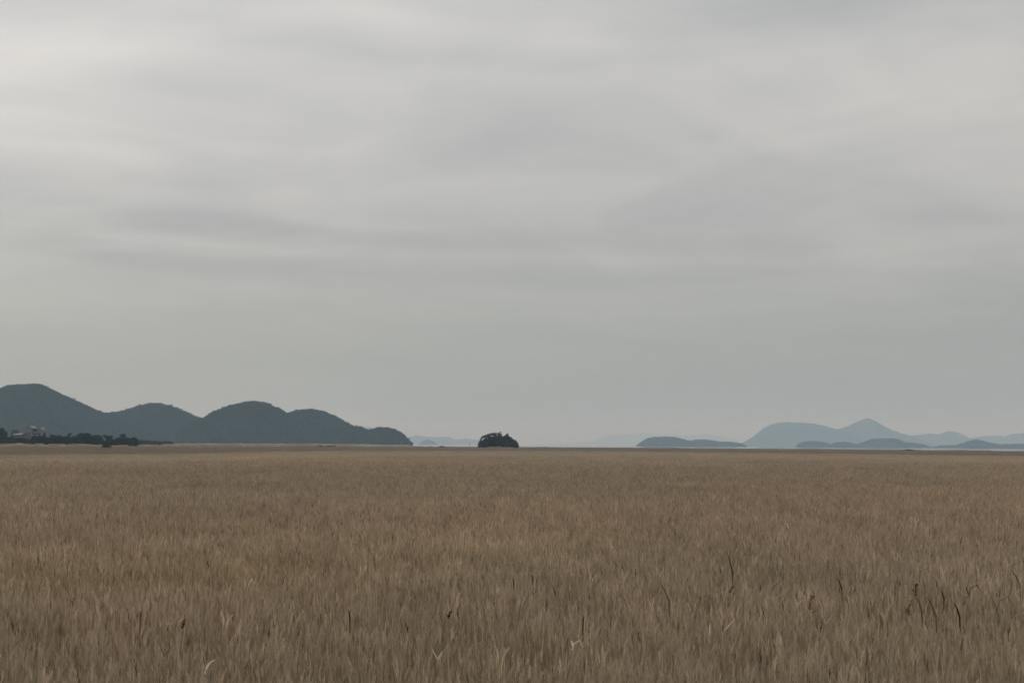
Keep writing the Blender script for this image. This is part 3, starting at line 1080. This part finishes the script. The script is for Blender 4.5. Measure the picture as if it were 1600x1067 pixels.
def pent(name, x0, x1, y0, y1, z0, ze, zr, mat, parent):
    """walls with gable ends facing front and back"""
    mb = MB()
    xm = (x0 + x1) / 2
    f = [Vector((x0, y0, z0)), Vector((x1, y0, z0)), Vector((x1, y0, ze)), Vector((xm, y0, zr)), Vector((x0, y0, ze))]
    b_ = [Vector((p.x, y1, p.z)) for p in f]
    k0 = len(mb.v)
    mb.v += f + b_
    mb.c += [(1, 1, 1)] * 10
    mb.f.append((0, 1, 2, 3, 4))
    mb.f.append((9, 8, 7, 6, 5))
    for j in range(5):
        mb.f.append((j, j + 5, (j + 1) % 5 + 5, (j + 1) % 5))
    return link(name, mb.mesh(name), mat, parent)


D1 = 905.0
M1 = D1 / F_PX
hb = at(40, 690, D1)                      # pale house with two gables and a dark hollow between
house = empty("house", (hb.x, D1, at(40, 697, D1).z - 1.0))


def hx(px):
    return (px - 40) * M1


def hz(py):
    return at(50, py, D1).z - house.location.z


pent("wall", hx(41.0), hx(49.5), 0, 9, 0, hz(669), hz(665.2), MAT_WALL, house)
gable("roof", hx(41.0), hx(49.5), 0, 9, hz(669), hz(665.2), 0.25, MAT_ROOF_PALE, house)
part_box("wing", (hx(49.5) + 0.004, 1.2, 0), (hx(63.5), 9, hz(674.2)), MAT_WALL, house)
pent("gable_wall", hx(57.5), hx(63.8), 0.6, 8.5, hz(674.2), hz(671.0), hz(667.6), MAT_WALL, house)
gable("roof", hx(57.5), hx(63.8), 0.6, 8.5, hz(671.0), hz(667.6), 0.2, MAT_ROOF_PALE, house)
part_box("upper_storey", (hx(49.5) + 0.006, 3.2, hz(674.2) + 0.002), (hx(57.5) - 0.004, 8.4, hz(669.8)), MAT_GREYWALL, house)
part_box("flat_roof", (hx(49.5) + 0.01, 2.8, hz(669.8) + 0.002), (hx(57.5) - 0.01, 8.6, hz(669.3)), MAT_ROOF_DARK, house)
part_box("chimney", (hx(40.0), 1.0, 0), (hx(41.0) - 0.004, 2.2, hz(672.0)), MAT_GREYWALL, house)
for wx, wz, ww, wh, wy in ((45.6, 679.0, 0.9, 1.2, 0), (45.6, 684.0, 0.9, 1.2, 0), (52.5, 679.5, 1.2, 1.1, 1.2), (56.5, 679.5, 1.2, 1.1, 1.2), (60.5, 679.5, 1.2, 1.1, 1.2)):
    window(house, hx(wx), hz(wz), ww, wh, wy)
tag(house, "pale house with two gables among the dark trees", "house")

D2 = 890.0
M2_ = D2 / F_PX
sb = at(20, 690, D2)
shed = empty("shed", (sb.x, D2, at(20, 697, D2).z - 1.0))
sz = lambda py: at(27, py, D2).z - shed.location.z
sx = lambda px: (px - 20) * M2_
part_box("wall", (sx(16), 0, 0), (sx(39), 7, sz(679.6)), MAT_GREYWALL, shed)
rf = MB()
rf.v += [Vector((sx(19.5), -0.6, sz(679.8))), Vector((sx(34.0), -0.6, sz(679.2))), Vector((sx(34.0), 3.5, sz(676.8))), Vector((sx(19.5), 3.5, sz(677.6))),
         Vector((sx(19.5), -0.6, sz(679.3))), Vector((sx(34.0), -0.6, sz(678.7))), Vector((sx(34.0), 3.5, sz(676.3))), Vector((sx(19.5), 3.5, sz(677.1)))]
rf.c += [(1, 1, 1)] * 8
rf.f += [(3, 2, 1, 0), (4, 5, 6, 7), (0, 1, 5, 4), (1, 2, 6, 5), (2, 3, 7, 6), (3, 0, 4, 7)]
link("roof", rf.mesh("roof"), MAT_ROOF_PALE, shed)
part_box("rear_block", (sx(13), 3.6, 0), (sx(38), 8, sz(676.3)), MAT_GREYWALL, shed)
part_box("tank_room", (sx(14), 4.2, sz(676.3) + 0.003), (sx(21.5), 7, sz(671.6)), MAT_ROOF_DARK, shed)
part_box("roof_slab", (sx(14) - 0.25, 4.0, sz(671.6) + 0.003), (sx(21.5) + 0.25, 7.2, sz(670.6)), MAT_ROOF_PALE, shed)
for wx in (22, 27, 32):
    window(shed, sx(wx), sz(683.5), 1.0, 0.9, 0)
tag(shed, "grey shed with a pale sheet roof left of the house", "shed")

# lone post left of the knoll
pp = at(734, 698, 1010)
pb = MB()
pb.tube([Vector((0, 0, -0.5)), Vector((0.05, 0, 1.5)), Vector((0.02, 0, at(734, 692.5, 1010).z - 1.5))], [0.14, 0.13, 0.11], (1, 1, 1), 8)
pb.box((-0.35, -0.05, at(734, 693.6, 1010).z - 1.5), (0.35, 0.05, at(734, 693.1, 1010).z - 1.5))
post = link("post", pb.mesh("post"), MAT_POST, None, (pp.x, pp.y, 1.5))
tag(post, "thin dark post standing left of the wooded knoll", "post")

# ------------------------------------------------------------------ single reeds that stand out
DARK = (0.10, 0.070, 0.045)
BROWN = (0.20, 0.15, 0.10)
CREAM = (0.80, 0.74, 0.62)
PALE = (0.58, 0.51, 0.39)


def solo(px, py, what, lab, seed, size=1.0, lean=0.0, col=DARK, group=None):
    """a reed rooted in the ground whose head shows at this pixel just above the canopy"""
    r = np.random.default_rng(7000 + seed)
    zt = 2.36
    P = on_level(px, py, zt)
    bz = float(ground_z(np.array(P.x), np.array(P.y)))
    h = zt - bz
    root = empty("reed", (P.x - lean * 0.4, P.y, bz))
    mb = MB()
    tip = Vector((lean * 0.4, 0, h))
    mb.tube([Vector((0, 0, -0.05)), Vector((lean * 0.1, 0, h * 0.5)), tip], [0.006, 0.006, 0.004], tuple(np.array(STRAW) * 0.8), 5)
    link("stem", mb.mesh("stem"), MAT_REED_SOLO, root)

    def blade(p, d, L, w, c, droop=0.3):
        mb_ = MB()
        side = d.cross(Vector((0, 1, 0))).normalized()
        ps = [p + d * (L * t) + Vector((lean * 0.1 * t, 0, -droop * L * t * t)) for t in (0, 0.2, 0.4, 0.6, 0.8, 1.0)]
        mb_.ribbon(ps, [w * 0.5, w * 0.9, w, w * 0.85, w * 0.55, w * 0.08], side, c)
        link("leaf", mb_.mesh("leaf"), MAT_REED_SOLO, root)
    if what == 'leaf':
        blade(tip, Vector((0.35 + lean, 0, 1)).normalized(), 0.34 * size, 0.028 * size, col, 0.1)
    elif what == 'curl':
        mb_ = MB()
        ps, ws = [], []
        for q in range(8):
            t = q / 7
            an = math.pi * (0.98 - 0.42 * t)
            ps.append(tip + Vector((0.22 + math.cos(an) * 0.24, 0, math.sin(an) * 0.30 - 0.05)) * size)
            ws.append(0.034 * size * (0.35 + 0.9 * math.sin(math.pi * min(0.15 + 0.8 * t, 1))))
        mb_.ribbon(ps, ws, Vector((0.85, 0.2, -0.5)).normalized(), col)
        link("leaf", mb_.mesh("leaf"), MAT_REED_SOLO, root)
    elif what == 'fork':
        blade(tip, Vector((-0.45, 0, 1)).normalized(), 0.30 * size, 0.022 * size, col, 0.0)
        blade(tip, Vector((0.55, 0, 0.9)).normalized(), 0.26 * size, 0.022 * size, col, 0.1)
    elif what == 'bent':                        # snapped stem, head hanging
        mb_ = MB()
        mb_.tube([tip, tip + Vector((0.05, 0, 0.16)) * size, tip + Vector((0.16, 0, 0.22)) * size, tip + Vector((0.24, 0.02, 0.08)) * size],
                 [0.011, 0.010, 0.010, 0.006], col, 5)
        link("broken_tip", mb_.mesh("broken_tip"), MAT_REED_SOLO, root)
        blade(tip + Vector((0.02, 0, 0.05)), Vector((-0.3, 0, 0.9)).normalized(), 0.22 * size, 0.026, tuple(np.array(col) * 1.2), 0.2)
    elif what == 'stick':                       # thick dark blade rolled around the stem
        mb_ = MB()
        mb_.tube([tip + Vector((0, 0, -0.25)), tip + Vector((-0.01, 0, 0.1)) * size, tip + Vector((-0.05 - lean * 0.2, 0, 0.36)) * size, tip + Vector((-0.09 - lean * 0.4, 0, 0.52)) * size],
                 [0.008, 0.017, 0.014, 0.003], col, 6)
        link("rolled_leaf", mb_.mesh("rolled_leaf"), MAT_REED_SOLO, root)
    else:                                       # 'plume': dark seed head
        mb_ = MB()
        L = 0.30 * size
        for q in range(46):
            t = r.random()
            p = tip + Vector((0.08 * t * t, 0, L * t - 0.08))
            an = r.uniform(0, 6.28)
            d = Vector((math.cos(an) * 0.55, math.sin(an) * 0.55, r.uniform(0.2, 0.9))).normalized()
            ll = L * (0.42 - 0.25 * t)
            side = d.cross(Vector((r.normal(), r.normal(), 0.2))).normalized()
            mb_.ribbon([p, p + d * ll * 0.5, p + d * ll], [0.008, 0.020, 0.004], side, tuple(np.array(col) * r.uniform(0.75, 1.35)))
        link("plume", mb_.mesh("plume"), MAT_REED_SOLO, root)
        blade(tip - Vector((0, 0, 0.18)), Vector((0.4 if r.random() < 0.5 else -0.4, 0, 1)).normalized(), 0.26 * size, 0.018, tuple(np.array(BROWN) * 1.3), 0.5)
    return tag(root, lab, "reed", group)


GD = "single reeds standing out of the field"
for q, (px, py, what, lab, size, lean, col) in enumerate([
        (322, 1050, 'curl', "brightest cream curled leaf tip, near the bottom left", 0.72, 0.2, CREAM),
        (1145, 900, 'stick', "tallest dark rolled leaf standing upright at right centre", 1.15, 0.1, DARK),
        (1046, 945, 'stick', "slim dark stalk leaning left of the tallest rolled leaf", 0.9, 0.35, BROWN),
        (1246, 950, 'bent', "snapped reed with a white tip beside a brown plume", 0.7, -0.2, PALE),
        (1266, 952, 'plume', "bushy brown plume right of the white tipped reed", 1.25, 0.0, BROWN),
        (1290, 975, 'fork', "pale forked leaf below the bushy brown plume", 1.0, 0.2, PALE),
        (1108, 992, 'leaf', "short pale upright leaf left of its bent pale neighbour", 0.75, -0.2, CREAM),
        (1133, 984, 'leaf', "pale leaf bent right beside the short pale one", 0.8, 0.3, CREAM),
        (1428, 926, 'plume', "dark round plume with a tall thin stalk above", 0.9, 0.0, DARK),
        (1436, 905, 'bent', "thin looped stalk above the dark round plume", 1.25, 0.2, BROWN),
        (1418, 958, 'plume', "dark fuzzy plume lowest in the left of the cluster", 1.05, 0.0, BROWN),
        (1441, 960, 'stick', "dark leaf second in the dark cluster at right", 0.7, 0.2, BROWN),
        (1463, 968, 'stick', "dark narrow leaf in the middle of the dark cluster", 0.85, 0.3, BROWN),
        (1500, 968, 'stick', "darkest short thick leaf in the right cluster", 0.62, 0.2, (0.05, 0.03, 0.018)),
        (1512, 934, 'bent', "dark plume arching over the right cluster", 1.3, 0.2, DARK),
        (1529, 968, 'leaf', "dark drooping leaf right of the darkest thick leaf", 0.8, -0.3, BROWN),
        (1475, 938, 'stick', "small dark stub above the middle of the cluster", 0.45, 0.1, DARK),
        (1556, 958, 'bent', "brown looped stalk rightmost of the dark cluster", 1.5, 0.2, BROWN),
        (1594, 918, 'stick', "slanting brown stalk at the right edge", 0.8, 0.4, BROWN),
        (1316, 924, 'stick', "dark slim leaf midway between brown plume and cluster", 0.6, 0.25, DARK),
        (1203, 925, 'leaf', "brown slanted leaf right of the tallest rolled leaf", 0.9, 0.3, BROWN),
        (257, 1025, 'fork', "dark forked leaf in the lower left field", 0.9, 0.0, BROWN),
        (684, 1030, 'fork', "small cream forked leaf at bottom centre left", 0.7, -0.2, CREAM),
        (894, 1016, 'bent', "pale snapped reed at bottom centre", 0.7, 0.1, CREAM),
        (911, 980, 'stick', "black slanting sliver above the pale snapped reed", 0.4, -0.3, DARK),
        (547, 968, 'stick', "small dark stub in the left centre field", 0.38, 0.0, DARK),
        (803, 912, 'stick', "dark fleck left of a paired fleck in mid field", 0.3, 0.0, DARK),
        (833, 910, 'stick', "dark fleck right of its pair in mid field", 0.42, 0.0, DARK),
        (1141, 921, 'plume', "small dark knot just under the tallest rolled leaf", 0.5, 0.0, DARK),
        (700, 960, 'plume', "small dark seed head in the centre field", 0.5, 0.1, DARK),
        (285, 975, 'plume', "small dark seed head above the dark forked leaf", 0.6, 0.1, DARK),
        (974, 1010, 'leaf', "short pale leaf at bottom right of centre", 0.6, 0.1, PALE)]):
    solo(px, py, what, lab, q, size, lean, col, GD)

# ------------------------------------------------------------------ haze: the air over the bay
m, k, out = material("haze")
pv = k.new('ShaderNodeVolumePrincipled')
pv.inputs['Color'].default_value = (0.57, 0.805, 1.0, 1)
pv.inputs['Absorption Color'].default_value = (1, 1, 1, 1)
pv.inputs['Density'].default_value = 1.25e-4
pv.inputs['Anisotropy'].default_value = 0.0
k.link(pv.outputs[0], out.inputs['Volume'])
hb_ = MB()
hb_.box((-FAR - 500, -3500, -4), (FAR + 500, FAR + 500, 420))
hz_o = link("haze", hb_.mesh("haze"), m)
tag(hz_o, "thin grey blue haze over field and bay", "haze", None, "stuff")
